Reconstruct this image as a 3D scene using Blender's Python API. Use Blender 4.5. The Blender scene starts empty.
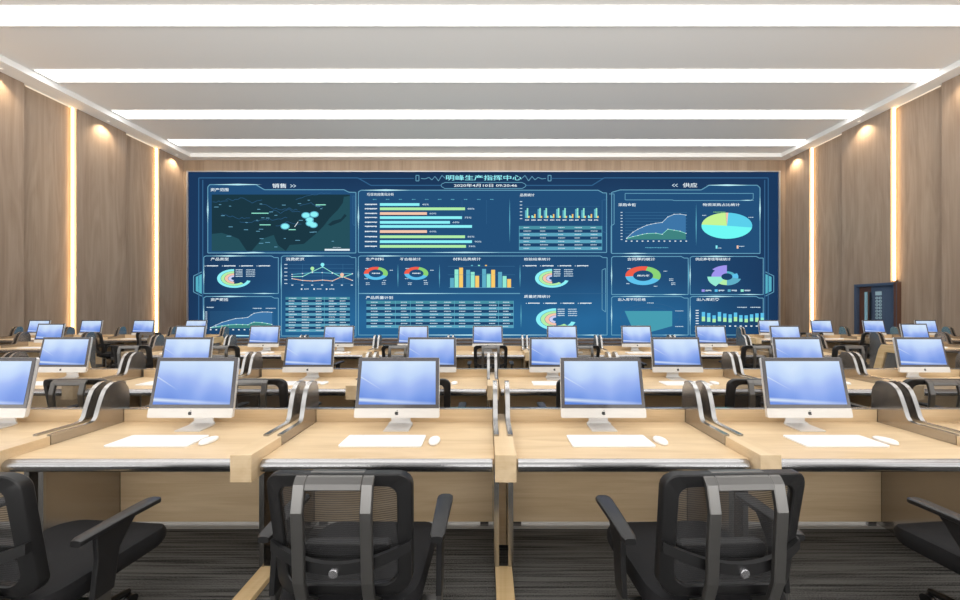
import bpy, bmesh, math, random
from mathutils import Vector, Matrix
random.seed(7)
S = bpy.context.scene
COL = S.collection
PI = math.pi
F, CX, HY, CAMZ = 318.0, 487.0, 307.0, 1.594

# ------------------------------------------------------------------ helpers
def lin(c):
    return tuple(((v/255)/12.92 if v/255 <= .04045 else ((v/255+.055)/1.055)**2.4) for v in c)

class MB:
    """collects shapes and links them as ONE mesh object"""
    def __init__(s): s.v=[]; s.f=[]; s.m=[]
    def add(s, vs, fs, m=0):
        o=len(s.v); s.v+= [tuple(p) for p in vs]
        for f in fs: s.f.append([i+o for i in f]); s.m.append(m)
    def box(s, x0,x1,y0,y1,z0,z1,m=0):
        s.add([(x0,y0,z0),(x1,y0,z0),(x1,y1,z0),(x0,y1,z0),(x0,y0,z1),(x1,y0,z1),(x1,y1,z1),(x0,y1,z1)],
              [(0,3,2,1),(4,5,6,7),(0,1,5,4),(1,2,6,5),(2,3,7,6),(3,0,4,7)],m)
    def prism_x(s, poly, x0, x1, m=0):          # poly of (y,z), extruded along x
        n=len(poly)
        area=sum(poly[i][0]*poly[(i+1)%n][1]-poly[(i+1)%n][0]*poly[i][1] for i in range(n))
        if area<0: poly=poly[::-1]
        vs=[(x0,y,z) for y,z in poly]+[(x1,y,z) for y,z in poly]
        fs=[tuple(range(n))[::-1], tuple(range(n,2*n))]+[(i,(i+1)%n,n+(i+1)%n,n+i) for i in range(n)]
        s.add(vs,fs,m)
    def prism_y(s, poly, y0, y1, m=0):          # poly of (x,z), extruded along y
        n=len(poly)
        area=sum(poly[i][0]*poly[(i+1)%n][1]-poly[(i+1)%n][0]*poly[i][1] for i in range(n))
        if area<0: poly=poly[::-1]
        vs=[(x,y0,z) for x,z in poly]+[(x,y1,z) for x,z in poly]
        fs=[tuple(range(n)), tuple(range(n,2*n))[::-1]]+[(i,n+i,n+(i+1)%n,(i+1)%n) for i in range(n)]
        s.add(vs,fs,m)
    def prism_z(s, poly, z0, z1, m=0):
        n=len(poly)
        area=sum(poly[i][0]*poly[(i+1)%n][1]-poly[(i+1)%n][0]*poly[i][1] for i in range(n))
        if area<0: poly=poly[::-1]
        vs=[(x,y,z0) for x,y in poly]+[(x,y,z1) for x,y in poly]
        fs=[tuple(range(n))[::-1], tuple(range(n,2*n))]+[(i,(i+1)%n,n+(i+1)%n,n+i) for i in range(n)]
        s.add(vs,fs,m)
    def loft(s, loops, m=0, caps=True):         # loops of equal length, listed bottom to top
        n=len(loops[0]); vs=[p for l in loops for p in l]; fs=[]
        for k in range(len(loops)-1):
            for i in range(n):
                j=(i+1)%n; fs.append((k*n+i,k*n+j,(k+1)*n+j,(k+1)*n+i))
        if caps:
            fs.append(tuple(range(n))[::-1]); fs.append(tuple((len(loops)-1)*n+i for i in range(n)))
        s.add(vs,fs,m)
    def tube(s, pts, r, seg=10, m=0):
        pts=[Vector(p) for p in pts]; loops=[]
        rr = r if isinstance(r,(list,tuple)) else [r]*len(pts)
        for i,p in enumerate(pts):
            d=(pts[min(i+1,len(pts)-1)]-pts[max(i-1,0)]).normalized()
            up=Vector((0,0,1)) if abs(d.z)<.9 else Vector((0,1,0))
            a=d.cross(up).normalized(); b=a.cross(d)
            loops.append([p+a*(rr[i]*math.cos(2*PI*k/seg))-b*(rr[i]*math.sin(2*PI*k/seg)) for k in range(seg)])
        s.loft(loops,m)
    def ribbon_x(s, path, t, x0, x1, m=0):      # a flat bar: (y,z) centre line of thickness t, extruded along x
        L=[];R=[]
        for i,p in enumerate(path):
            a=path[max(i-1,0)]; b=path[min(i+1,len(path)-1)]
            dy,dz=b[0]-a[0],b[1]-a[1]; l=math.hypot(dy,dz) or 1
            L.append((p[0]-dz/l*t/2,p[1]+dy/l*t/2)); R.append((p[0]+dz/l*t/2,p[1]-dy/l*t/2))
        for i in range(len(path)-1):
            pass
        n=len(path)
        vs=[(x,y,z) for x in (x0,x1) for y,z in L+R]
        fs=[]
        for i in range(n-1):
            fs+= [(i,i+1,2*n+i+1,2*n+i),(n+i+1,n+i,3*n+i,3*n+i+1),(i,n+i,n+i+1,i+1),(2*n+i,2*n+i+1,3*n+i+1,3*n+i)]
        fs+=[(0,2*n,3*n,n),(n-1,2*n-1,4*n-1,3*n-1)]
        s.add(vs,fs,m)
    def build(s, name, mats, parent=None, bevel=0, seg=2, smooth=False, loc=None, ang=30):
        me=bpy.data.meshes.new(name); me.from_pydata(s.v,[],s.f); me.update()
        if not isinstance(mats,(list,tuple)): mats=[mats]
        for m in mats: me.materials.append(m)
        for p,mi in zip(me.polygons,s.m): p.material_index=mi
        bm=bmesh.new(); bm.from_mesh(me)
        bmesh.ops.recalc_face_normals(bm,faces=bm.faces)
        if bevel:
            ed=[e for e in bm.edges if len(e.link_faces)==2 and e.calc_face_angle(0)>math.radians(ang)]
            bmesh.ops.bevel(bm,geom=ed,offset=bevel,segments=seg,profile=.5,affect='EDGES',clamp_overlap=True)
        if smooth:
            for f in bm.faces: f.smooth=True
            for e in bm.edges:
                if len(e.link_faces)==2 and e.calc_face_angle(0)>math.radians(40): e.smooth=False
        bm.to_mesh(me); bm.free()
        o=bpy.data.objects.new(name,me); COL.objects.link(o)
        if parent is not None: o.parent=parent
        if loc: o.location=loc
        return o

def rrect(hx,hy,r,seg=5,cx=0,cy=0):
    out=[]
    for sx,sy,a0 in ((1,1,0),(-1,1,90),(-1,-1,180),(1,-1,270)):
        for k in range(seg+1):
            a=math.radians(a0+90*k/seg)
            out.append((cx+sx*(hx-r)+r*math.cos(a), cy+sy*(hy-r)+r*math.sin(a)))
    return out

def thing(name,label,cat,loc=(0,0,0),rotz=0,group=None):
    o=bpy.data.objects.new(name,None); COL.objects.link(o); o.empty_display_size=.1
    o.location=loc; o.rotation_euler=(0,0,rotz); o['label']=label; o['category']=cat
    if group: o['group']=group
    return o
def tag(o,label,cat,group=None):
    o['label']=label; o['category']=cat
    if group: o['group']=group
    return o
def dup(root,loc,rotz,label):
    r=root.copy(); COL.objects.link(r); r.location=loc; r.rotation_euler=(0,0,rotz); r['label']=label
    for ch in kids[root.name]:
        c=ch.copy(); COL.objects.link(c); c.parent=r
        for g in kids.get(ch.name,[]):
            d=g.copy(); COL.objects.link(d); d.parent=c
    return r
kids={}
def remember(root):
    for o in [root]+list(root.children): kids[o.name]=list(o.children)

def struct(o,**k):
    o['kind']='structure'; return o

# ------------------------------------------------------------------ materials
def new_mat(name):
    m=bpy.data.materials.new(name); m.use_nodes=True
    nt=m.node_tree; b=nt.nodes['Principled BSDF']; return m,nt,b
def plain(name,col,rough=.5,metal=0,spec=.5,bump=0,bscale=200):
    m,nt,b=new_mat(name)
    b.inputs['Base Color'].default_value=(*col,1); b.inputs['Roughness'].default_value=rough
    b.inputs['Metallic'].default_value=metal; b.inputs['Specular IOR Level'].default_value=spec
    n=nt.nodes.new('ShaderNodeTexNoise'); n.inputs['Scale'].default_value=bscale
    tc=nt.nodes.new('ShaderNodeTexCoord'); nt.links.new(tc.outputs['Object'],n.inputs['Vector'])
    mr=nt.nodes.new('ShaderNodeMapRange'); v=.06 if metal<.5 else .015; mr.inputs[3].default_value=max(rough-v,0); mr.inputs[4].default_value=min(rough+v,1)
    nt.links.new(n.outputs[0],mr.inputs[0]); nt.links.new(mr.outputs[0],b.inputs['Roughness'])
    if bump:
        bp=nt.nodes.new('ShaderNodeBump'); bp.inputs['Strength'].default_value=bump; bp.inputs['Distance'].default_value=.002
        nt.links.new(n.outputs[0],bp.inputs['Height']); nt.links.new(bp.outputs[0],b.inputs['Normal'])
    return m
def emit(name,col,strength=1.0):
    m=bpy.data.materials.new(name); m.use_nodes=True; nt=m.node_tree
    nt.nodes.clear(); o=nt.nodes.new('ShaderNodeOutputMaterial'); e=nt.nodes.new('ShaderNodeEmission')
    e.inputs[0].default_value=(*col,1); e.inputs[1].default_value=strength
    nt.links.new(e.outputs[0],o.inputs[0]); return m
def wood(name,c1,c2,scale=(1.2,14,14),rough=.4,rand=True,wavy=1.2,detail=5,fine=(3,160,160)):
    """straight grain along the axis with the small scale"""
    m,nt,b=new_mat(name); L=nt.links.new
    tc=nt.nodes.new('ShaderNodeTexCoord'); mp=nt.nodes.new('ShaderNodeMapping'); mp.inputs['Scale'].default_value=scale
    add=nt.nodes.new('ShaderNodeVectorMath'); add.operation='ADD'
    L(tc.outputs['Object'],add.inputs[0])
    if rand:
        oi=nt.nodes.new('ShaderNodeObjectInfo'); mul=nt.nodes.new('ShaderNodeVectorMath'); mul.operation='SCALE'
        cmb=nt.nodes.new('ShaderNodeCombineXYZ')
        for i in range(3): L(oi.outputs['Random'],cmb.inputs[i])
        L(cmb.outputs[0],mul.inputs[0]); mul.inputs['Scale'].default_value=37.0; L(mul.outputs[0],add.inputs[1])
    L(add.outputs[0],mp.inputs[0])
    n=nt.nodes.new('ShaderNodeTexNoise'); n.inputs['Scale'].default_value=1.0; n.inputs['Detail'].default_value=detail
    n.inputs['Distortion'].default_value=wavy; L(mp.outputs[0],n.inputs['Vector'])
    mp2=nt.nodes.new('ShaderNodeMapping'); mp2.inputs['Scale'].default_value=fine; L(add.outputs[0],mp2.inputs[0])
    n2=nt.nodes.new('ShaderNodeTexNoise'); n2.inputs['Scale'].default_value=1.0; n2.inputs['Detail'].default_value=2; L(mp2.outputs[0],n2.inputs['Vector'])
    mx=nt.nodes.new('ShaderNodeMath'); mx.operation='MULTIPLY_ADD'; L(n2.outputs[0],mx.inputs[0]); mx.inputs[1].default_value=.35
    L(n.outputs[0],mx.inputs[2])
    cr=nt.nodes.new('ShaderNodeValToRGB'); cr.color_ramp.elements[0].position=.45; cr.color_ramp.elements[1].position=.9
    cr.color_ramp.elements[0].color=(*c1,1); cr.color_ramp.elements[1].color=(*c2,1)
    L(mx.outputs[0],cr.inputs[0]); L(cr.outputs[0],b.inputs['Base Color'])
    b.inputs['Roughness'].default_value=rough; b.inputs['Specular IOR Level'].default_value=.35
    return m

M={}
M['desk']=wood('pale_maple',(.61,.445,.262),(.75,.58,.375),(1.0,10,10),.38)
M['desk_dark']=wood('maple_panel',(.60,.42,.24),(.74,.55,.34),(1.0,12,12),.42)
M['beam']=wood('maple_beam',(.63,.46,.27),(.75,.585,.38),(9,1.2,9),.4)
M['foot']=wood('maple_foot',(.62,.44,.22),(.76,.57,.33),(9,1.2,9),.4)
M['walnut']=wood('wall_veneer',(.285,.202,.143),(.40,.302,.224),(1.0,2.6,.22),.42,False,2.6,6,(30,30,.6))
M['walnut_a']=wood('wall_veneer_light',(.295,.21,.148),(.415,.315,.232),(1.0,3.0,.2),.42,False,3.0,6,(30,30,.6))
M['back_wood']=wood('back_wall_veneer',(.215,.15,.098),(.335,.245,.17),(3,3,.1),.45,False,.6,4,(30,30,1))
M['plinth']=wood('plinth_walnut',(.10,.06,.035),(.2,.13,.08),(.6,6,6),.35,False)
M['chrome']=plain('brushed_chrome',(.46,.455,.45),.24,1)
M['edge_metal']=plain('desk_edge_metal',(.42,.42,.43),.26,1)
M['fin']=plain('bronze_grey_panel',(.46,.43,.40),.17,.9)
M['silver']=plain('silver_bracket',(.17,.167,.163),.33,.85)
M['alu']=plain('white_aluminium',(.68,.655,.62),.35,.1)
M['alu_side']=plain('silver_shell',(.76,.75,.74),.3,.4)
M['bezel']=plain('dark_glass_bezel',(.085,.08,.085),.12,0,.6)
M['black']=plain('black_plastic',(.011,.011,.012),.36)
M['blacksoft']=plain('black_seat_fabric',(.009,.009,.0105),.75,0,.3,.4,500)
M['knob']=plain('grey_knob',(.4,.4,.42),.25,.8)
M['white']=plain('white_plastic',(.94,.94,.94),.35)
M['logo']=plain('logo_black',(.01,.01,.01),.4)
M['ceiling']=plain('ceiling_paint',(.80,.785,.765),.85,0,.2)
M['soffit']=plain('soffit_paint',(.84,.83,.81),.8,0,.2)
M['frame']=plain('screen_frame_metal',(.5,.5,.5),.4,.6)
M['light']=emit('strip_diffuser',(1,.985,.96),4.2)
M['warm']=emit('warm_led',(1,.66,.34),13.0)
M['cove']=emit('cove_led',(1,.86,.66),.95)
M['down']=emit('downlight_lens',(1,.9,.75),1.2)
M['housing']=plain('downlight_ring',(.8,.8,.8),.4)
M['door_blue']=plain('door_slate_blue',(.075,.105,.17),.4)
M['door_frame']=plain('door_casing_blue',(.06,.085,.14),.35)
M['door_brown']=plain('door_brown',(.11,.05,.032),.35)
M['door_glass']=plain('door_pale_glass',(.35,.6,.7),.15)
M['door_plate']=plain('door_pale_plate',(.45,.62,.68),.3)

def carpet():
    m,nt,b=new_mat('striped_carpet'); L=nt.links.new
    tc=nt.nodes.new('ShaderNodeTexCoord')
    def layer(sc,detail):
        mp=nt.nodes.new('ShaderNodeMapping'); mp.inputs['Scale'].default_value=sc; L(tc.outputs['Object'],mp.inputs[0])
        n=nt.nodes.new('ShaderNodeTexNoise'); n.inputs['Scale'].default_value=1; n.inputs['Detail'].default_value=detail
        L(mp.outputs[0],n.inputs['Vector']); return n.outputs[0]
    a=layer((1.2,75,1),3); c=layer((150,240,1),2)
    mm=nt.nodes.new('ShaderNodeMath'); mm.operation='MULTIPLY_ADD'; L(c,mm.inputs[0]); mm.inputs[1].default_value=.8; L(a,mm.inputs[2])
    cr=nt.nodes.new('ShaderNodeValToRGB'); e=cr.color_ramp.elements
    e[0].position=.68; e[0].color=(.012,.012,.0125,1); e[1].position=1.15 if False else 1.0; e[1].color=(.15,.148,.142,1)
    L(mm.outputs[0],cr.inputs[0]); L(cr.outputs[0],b.inputs['Base Color'])
    b.inputs['Roughness'].default_value=.95; b.inputs['Specular IOR Level'].default_value=.1
    return m
M['carpet']=carpet()
M['pale_strip']=plain('pale_floor_strip',(.45,.44,.42),.95,0,.1,.6,350)

def netting():
    m,nt,b=new_mat('chair_net'); L=nt.links.new
    b.inputs['Base Color'].default_value=(.03,.03,.032,1); b.inputs['Roughness'].default_value=.6
    tr=nt.nodes.new('ShaderNodeBsdfTransparent'); mx=nt.nodes.new('ShaderNodeMixShader')
    tc=nt.nodes.new('ShaderNodeTexCoord'); w=nt.nodes.new('ShaderNodeTexWave'); w.bands_direction='Z'
    w.inputs['Scale'].default_value=36; w.inputs['Distortion'].default_value=.6
    L(tc.outputs['Object'],w.inputs['Vector'])
    mr=nt.nodes.new('ShaderNodeMapRange'); mr.inputs[3].default_value=.45; mr.inputs[4].default_value=.8
    L(w.outputs['Fac'],mr.inputs[0]); L(mr.outputs[0],mx.inputs[0])
    L(tr.outputs[0],mx.inputs[1]); L(b.outputs[0],mx.inputs[2])
    L(mx.outputs[0],nt.nodes['Material Output'].inputs[0]); return m
M['net']=netting()

def wallpaper():
    """a blue desktop wallpaper with light streaks: what the computer screens show"""
    m,nt,b=new_mat('desktop_wallpaper'); L=nt.links.new; N=nt.nodes.new
    tc=N('ShaderNodeTexCoord'); sp=N('ShaderNodeSeparateXYZ'); L(tc.outputs['Generated'],sp.inputs[0])
    x,z=sp.outputs[0],sp.outputs[2]
    def math_(op,a,bb=None,c=None,clamp=False):
        n=N('ShaderNodeMath'); n.operation=op; n.use_clamp=clamp
        for i,v in enumerate((a,bb,c)):
            if v is None: continue
            if isinstance(v,(int,float)): n.inputs[i].default_value=v
            else: L(v,n.inputs[i])
        return n.outputs[0]
    g=math_('ADD',math_('MULTIPLY',z,.8),math_('MULTIPLY',math_('ABSOLUTE',math_('SUBTRACT',x,.62)),-.3))
    nz=N('ShaderNodeTexNoise'); mp=N('ShaderNodeMapping'); mp.inputs['Scale'].default_value=(2.6,1,.7)
    oi=N('ShaderNodeObjectInfo'); cmb=N('ShaderNodeCombineXYZ'); L(math_('MULTIPLY',oi.outputs['Random'],9.0),cmb.inputs[0])
    L(tc.outputs['Generated'],mp.inputs[0]); L(cmb.outputs[0],mp.inputs['Location']); L(mp.outputs[0],nz.inputs['Vector']); nz.inputs['Scale'].default_value=1; nz.inputs['Detail'].default_value=1
    g=math_('ADD',g,math_('MULTIPLY_ADD',nz.outputs[0],.6,-.18))
    cr=N('ShaderNodeValToRGB'); e=cr.color_ramp.elements
    e[0].position=0; e[0].color=(*lin((88,132,220)),1); e[1].position=.85; e[1].color=(*lin((212,232,255)),1)
    for p,c in ((.2,(122,158,234)),(.4,(156,182,244)),(.58,(190,214,252))):
        k=e.new(p); k.color=(*lin(c),1)
    L(g,cr.inputs[0])
    # light streak falling from the left edge, and a pale band along the bottom
    d1=math_('ABSOLUTE',math_('SUBTRACT',z,math_('SUBTRACT',.64,math_('MULTIPLY',x,1.05))))
    s1=math_('MULTIPLY',math_('SUBTRACT',1,math_('DIVIDE',d1,.022),clamp=True),math_('SUBTRACT',1,math_('DIVIDE',x,.3),clamp=True))
    d2=math_('ABSOLUTE',math_('SUBTRACT',z,math_('SUBTRACT',.11,math_('MULTIPLY',x,.10))))
    s2=math_('MULTIPLY',math_('SUBTRACT',1,math_('DIVIDE',d2,.06),clamp=True),math_('SUBTRACT',1,math_('MULTIPLY',x,.75),clamp=True))
    s=math_('ADD',s1,s2,clamp=True)
    mx=N('ShaderNodeMix'); mx.data_type='RGBA'; L(math_('MULTIPLY',s,.95),mx.inputs[0]); L(cr.outputs[0],mx.inputs[6]); mx.inputs[7].default_value=(*lin((225,240,255)),1)
    L(mx.outputs[2],b.inputs['Emission Color']); b.inputs['Emission Strength'].default_value=.95
    b.inputs['Base Color'].default_value=(.01,.01,.012,1); b.inputs['Roughness'].default_value=.12; b.inputs['Specular IOR Level'].default_value=.3
    return m
M['wallpaper']=wallpaper()

# ------------------------------------------------------------------ the room
XL,XR,YB,ZC,ZS = -14.45,14.2,15.13,8.76,8.58
Y0=-3.0
o=MB(); o.box(XL-1,XR+1,Y0,YB+.3,-.1,0); struct(o.build('floor',M['carpet']))
o=MB(); o.box(XL-1,XR+1,Y0,YB+.3,ZC,ZC+.15); struct(o.build('ceiling',M['ceiling']))
o=MB(); o.box(XL-1,XR+1,YB,YB+.25,0,ZC); struct(o.build('wall_back',M['back_wood']))
# perimeter soffit, lower than the ceiling
o=MB(); o.box(XL-.5,XL+.65,Y0,YB,ZS,ZC); struct(o.build('trim_1',M['soffit']))
o=MB(); o.box(XR-.5,XR+.5,Y0,YB,ZS,ZC); struct(o.build('trim_2',M['soffit']))
o=MB(); o.box(XL+.65,XR-.5,YB-.33,YB,ZS,ZC); struct(o.build('trim_3',M['soffit']))
# side walls: flush panels alternating with recessed ones, a lit groove between
strips=[2.70,5.52,8.34,11.12,13.94]
DY0,DY1,DH=11.02,12.26,2.44          # the doorway in the right-hand wall
for side,x,sg in (('left',XL,-1),('right',XR,1)):
    mb=MB()
    ys=[Y0]+strips+[YB]
    for i in range(len(ys)-1):
        a,b_=ys[i]+.07,ys[i+1]
        mid=a+(b_-a)*.56 if i<len(strips) else b_
        def panel(y0,y1,xx,m):
            def b(p,q_,z): 
                if q_-p>.005: mb.box(min(xx,x+sg*.5),max(xx,x+sg*.5),p,q_,z,ZS,m)
            if side=='right' and y0<DY1 and y1>DY0:
                b(y0,min(y1,DY0-.02),0); b(max(y0,DY0-.02),min(y1,DY1+.02),DH+.02); b(max(y0,DY1+.02),y1,0)
            else: b(y0,y1,0)
        panel(a,mid,x,0)
        if mid<b_: panel(mid,b_-.05,x+sg*.13,1)
        if i<len(strips): mb.box(min(x+sg*.2,x+sg*.5),max(x+sg*.2,x+sg*.5),b_-.05,b_+.07,(DH+.02 if side=='right' and DY0<b_<DY1 else 0),ZS,1)
    struct(mb.build('wall_'+side,[M['walnut'],M['walnut_a']]))
    n=0
    for i,y in enumerate(strips):
        if y<8: continue
        n+=1
        bay={1:'closest to the camera, beyond the photo edge,',2:'nearer',3:'farther'}[n]
        if y<9: lab=None
        t=thing('wall_light',('warm vertical LED strip beside the camera in the wood-panelled %s wall'%side if n==1 else '%s of two vertical warm LED strips in the wood-panelled %s wall'%(bay,side)),'wall light',(x+sg*.085,y+.03,0),0,'warm light strips in the wall grooves')
        zb=DH+.08 if (side=='right' and 11<y<12) else .05
        q=MB(); q.box(-.025,.025,-.016,.016,zb,ZS-.02); q.build('light_strip',M['warm'],t)
        ya=strips[i-1]+.07+(y-strips[i-1]-.07)*.56
        q=MB(); q.box(-.01,.02,ya-y+.06,-.1,ZS-.035,ZS-.005); q.build('cove_strip',M['cove'],t)
# ceiling light strips
names=['nearest to the camera','second from the camera','third from the camera','nearest the video wall']
for i,y in enumerate((-.45,1.55,3.55,5.55,7.55,9.57,11.55,13.57)):
    k=i-4
    lab='long white ceiling light strip, '+(names[k] if k>=0 else ['fifth','fourth','third','second'][i]+' one overhead before the visible strips')
    t=thing('ceiling_light',lab,'ceiling light',(0,y,ZC),0,'ceiling light strips')
    q=MB(); q.box(-13.67,13.64,.02,.535,-.012,-.002); q.build('diffuser',M['light'],t)
    q=MB(); q.box(-13.67,13.64,0,.02,-.02,-.001); q.box(-13.67,13.64,.535,.555,-.02,-.001); q.build('housing',M['soffit'],t)
# downlights in the soffit above the flush panels, washing the wood
for side,x,sg in (('left',XL,-1),('right',XR,1)):
    for nm,y in (('near',9.3),('middle',11.95),('far',14.6)):
        t=thing('downlight','%s recessed downlight above the %s wall panels'%(nm,side),'downlight',(x-sg*.22,y,ZS),0,'soffit downlights')
        q=MB(); q.prism_z([(.04*math.cos(a*PI/8),.04*math.sin(a*PI/8)) for a in range(16)],-.012,-.006); q.build('lens',M['down'],t)
        q=MB(); q.loft([[(r*math.cos(a*PI/10),r*math.sin(a*PI/10),h) for a in range(20)] for r,h in ((.042,-.012),(.06,-.012),(.06,-.001),(.042,-.001))],caps=False); q.build('ring',M['housing'],t)
        L=bpy.data.lights.new('downlight_beam','SPOT'); L.energy=150; L.color=(1,.80,.55); L.spot_size=math.radians(95); L.spot_blend=1.0; L.shadow_soft_size=.05
        lo=bpy.data.objects.new('lamp',L); COL.objects.link(lo); lo.parent=t; lo.location=(0,0,-.03); lo.rotation_euler=(0,math.radians(-14)*-sg*-1,0)
# door in the right-hand wall (structure)
dt=bpy.data.objects.new('door_1',None); COL.objects.link(dt); dt.location=(XR,(DY0+DY1)/2,0); dt['kind']='structure'
w=(DY1-DY0)/2
q=MB()
q.box(-.03,.2,-w-.02,-w+.07,0,DH+.02,1); q.box(-.03,.2,w-.05,w+.02,0,DH+.02); q.box(-.03,.2,-w+.07,w-.05,DH-.08,DH+.02); q.build('door_frame',[M['door_frame'],M['door_brown']],dt,.006)
q=MB(); q.box(.10,.15,w-.44,w-.05,0,DH-.08); q.build('door_leaf',M['door_brown'],dt,.004)
q=MB(); q.box(.08,.14,-w+.07,w-.44,0,DH-.08); q.build('door_leaf',M['door_blue'],dt,.004)
q=MB(); q.box(.07,.12,w-.32,w-.24,.9,DH-.28); q.build('glass_strip',M['door_glass'],dt)
q=MB(); q.box(.02,.05,w-.47,w-.43,.7,DH-.3); q.box(.02,.10,w-.46,w-.44,.8,.83); q.box(.02,.10,w-.46,w-.44,1.9,1.93); q.build('door_handle',M['black'],dt)
q=MB()
q.box(.06,.085,w-.76,w-.58,DH-.42,DH-.28)
for k in range(7):
    for s in (0,1):
        yc=w-.72+.1*s; zc=DH-.52-k*.12
        poly=[(yc+.045*math.cos(a*PI/3),zc+.055*math.sin(a*PI/3)) for a in range(6)]; inn=[(yc+.022*math.cos(a*PI/3),zc+.03*math.sin(a*PI/3)) for a in range(6)]
        for a in range(6):
            b=(a+1)%6; q.prism_x([poly[a],poly[b],inn[b],inn[a]],.065,.08)
q.build('lattice_plate',M['door_plate'],dt)
q=MB(); q.box(.2,.25,-w-.05,w+.05,0,DH+.1); q.build('door_backing',M['door_frame'],dt)

# low dark plinth in front of the video wall
o=MB(); o.box(XL+.0,XR-.0,13.6,YB,0,.05); o.box(XL,XR,14.6,YB,.05,.09); struct(o.build('trim_4',M['plinth']))

# thin paler strips laid on the floor along the backs of the two nearest desk rows
o=MB(); o.box(-4.5,4.7,2.285,2.36,.0005,.003); struct(o.build('trim_5',M['pale_strip']))
o=MB(); o.box(-6,6.2,3.785,3.86,.0005,.003); struct(o.build('trim_6',M['pale_strip']))

# ------------------------------------------------------------------ the video wall
ZSC=15.0
def PX(px): return (px-CX)*ZSC/F
def PZ(py): return CAMZ-(py-HY)*ZSC/F
vw=thing('video_wall','huge dark blue dashboard video wall filling the back of the room','video wall',(0,ZSC,0))
BGC=None
def led_bg():
    m=bpy.data.materials.new('led_background'); m.use_nodes=True; nt=m.node_tree; nt.nodes.clear(); N=nt.nodes.new; L=nt.links.new
    out=N('ShaderNodeOutputMaterial'); e=N('ShaderNodeEmission'); L(e.outputs[0],out.inputs[0])
    tc=N('ShaderNodeTexCoord'); sp=N('ShaderNodeSeparateXYZ'); L(tc.outputs['Generated'],sp.inputs[0])
    cr=N('ShaderNodeValToRGB'); k=cr.color_ramp.elements
    k[0].position=0; k[0].color=(*lin((38,98,145)),1); k[1].position=1; k[1].color=(*lin((28,54,88)),1)
    for p,c in ((.12,(40,102,150)),(.35,(36,80,122)),(.75,(34,70,108))): a=k.new(p); a.color=(*lin(c),1)
    L(sp.outputs[2],cr.inputs[0])
    ab=N('ShaderNodeMath'); ab.operation='SUBTRACT'; L(sp.outputs[0],ab.inputs[0]); ab.inputs[1].default_value=.5
    ab2=N('ShaderNodeMath'); ab2.operation='ABSOLUTE'; L(ab.outputs[0],ab2.inputs[0])
    mr=N('ShaderNodeMapRange'); mr.inputs[1].default_value=.3; mr.inputs[2].default_value=.5; L(ab2.outputs[0],mr.inputs[0])
    mx=N('ShaderNodeMix'); mx.data_type='RGBA'; L(mr.outputs[0],mx.inputs[0]); L(cr.outputs[0],mx.inputs[6]); mx.inputs[7].default_value=(*lin((28,56,92)),1)
    nz=N('ShaderNodeTexNoise'); nz.inputs['Scale'].default_value=.35; L(tc.outputs['Object'],nz.inputs['Vector'])
    mr2=N('ShaderNodeMapRange'); mr2.inputs[3].default_value=.85; mr2.inputs[4].default_value=1.15; L(nz.outputs[0],mr2.inputs[0]); L(mr2.outputs[0],e.inputs[1])
    L(mx.outputs[2],e.inputs[0]); return m
M['led']=led_bg()
q=MB(); q.box(PX(188.2),PX(778.6),.02,.1,PZ(338),PZ(172)); q.build('screen_panel',M['led'],vw)
q=MB()
q.box(PX(187),PX(188.2),-.03,.1,PZ(339),PZ(171)); q.box(PX(778.6),PX(780),-.03,.1,PZ(339),PZ(171))
q.box(PX(188.2),PX(778.6),-.03,.1,PZ(172),PZ(171)); q.box(PX(188.2),PX(778.6),-.03,.1,PZ(339),PZ(338)); q.build('frame',M['frame'],vw)

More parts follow.
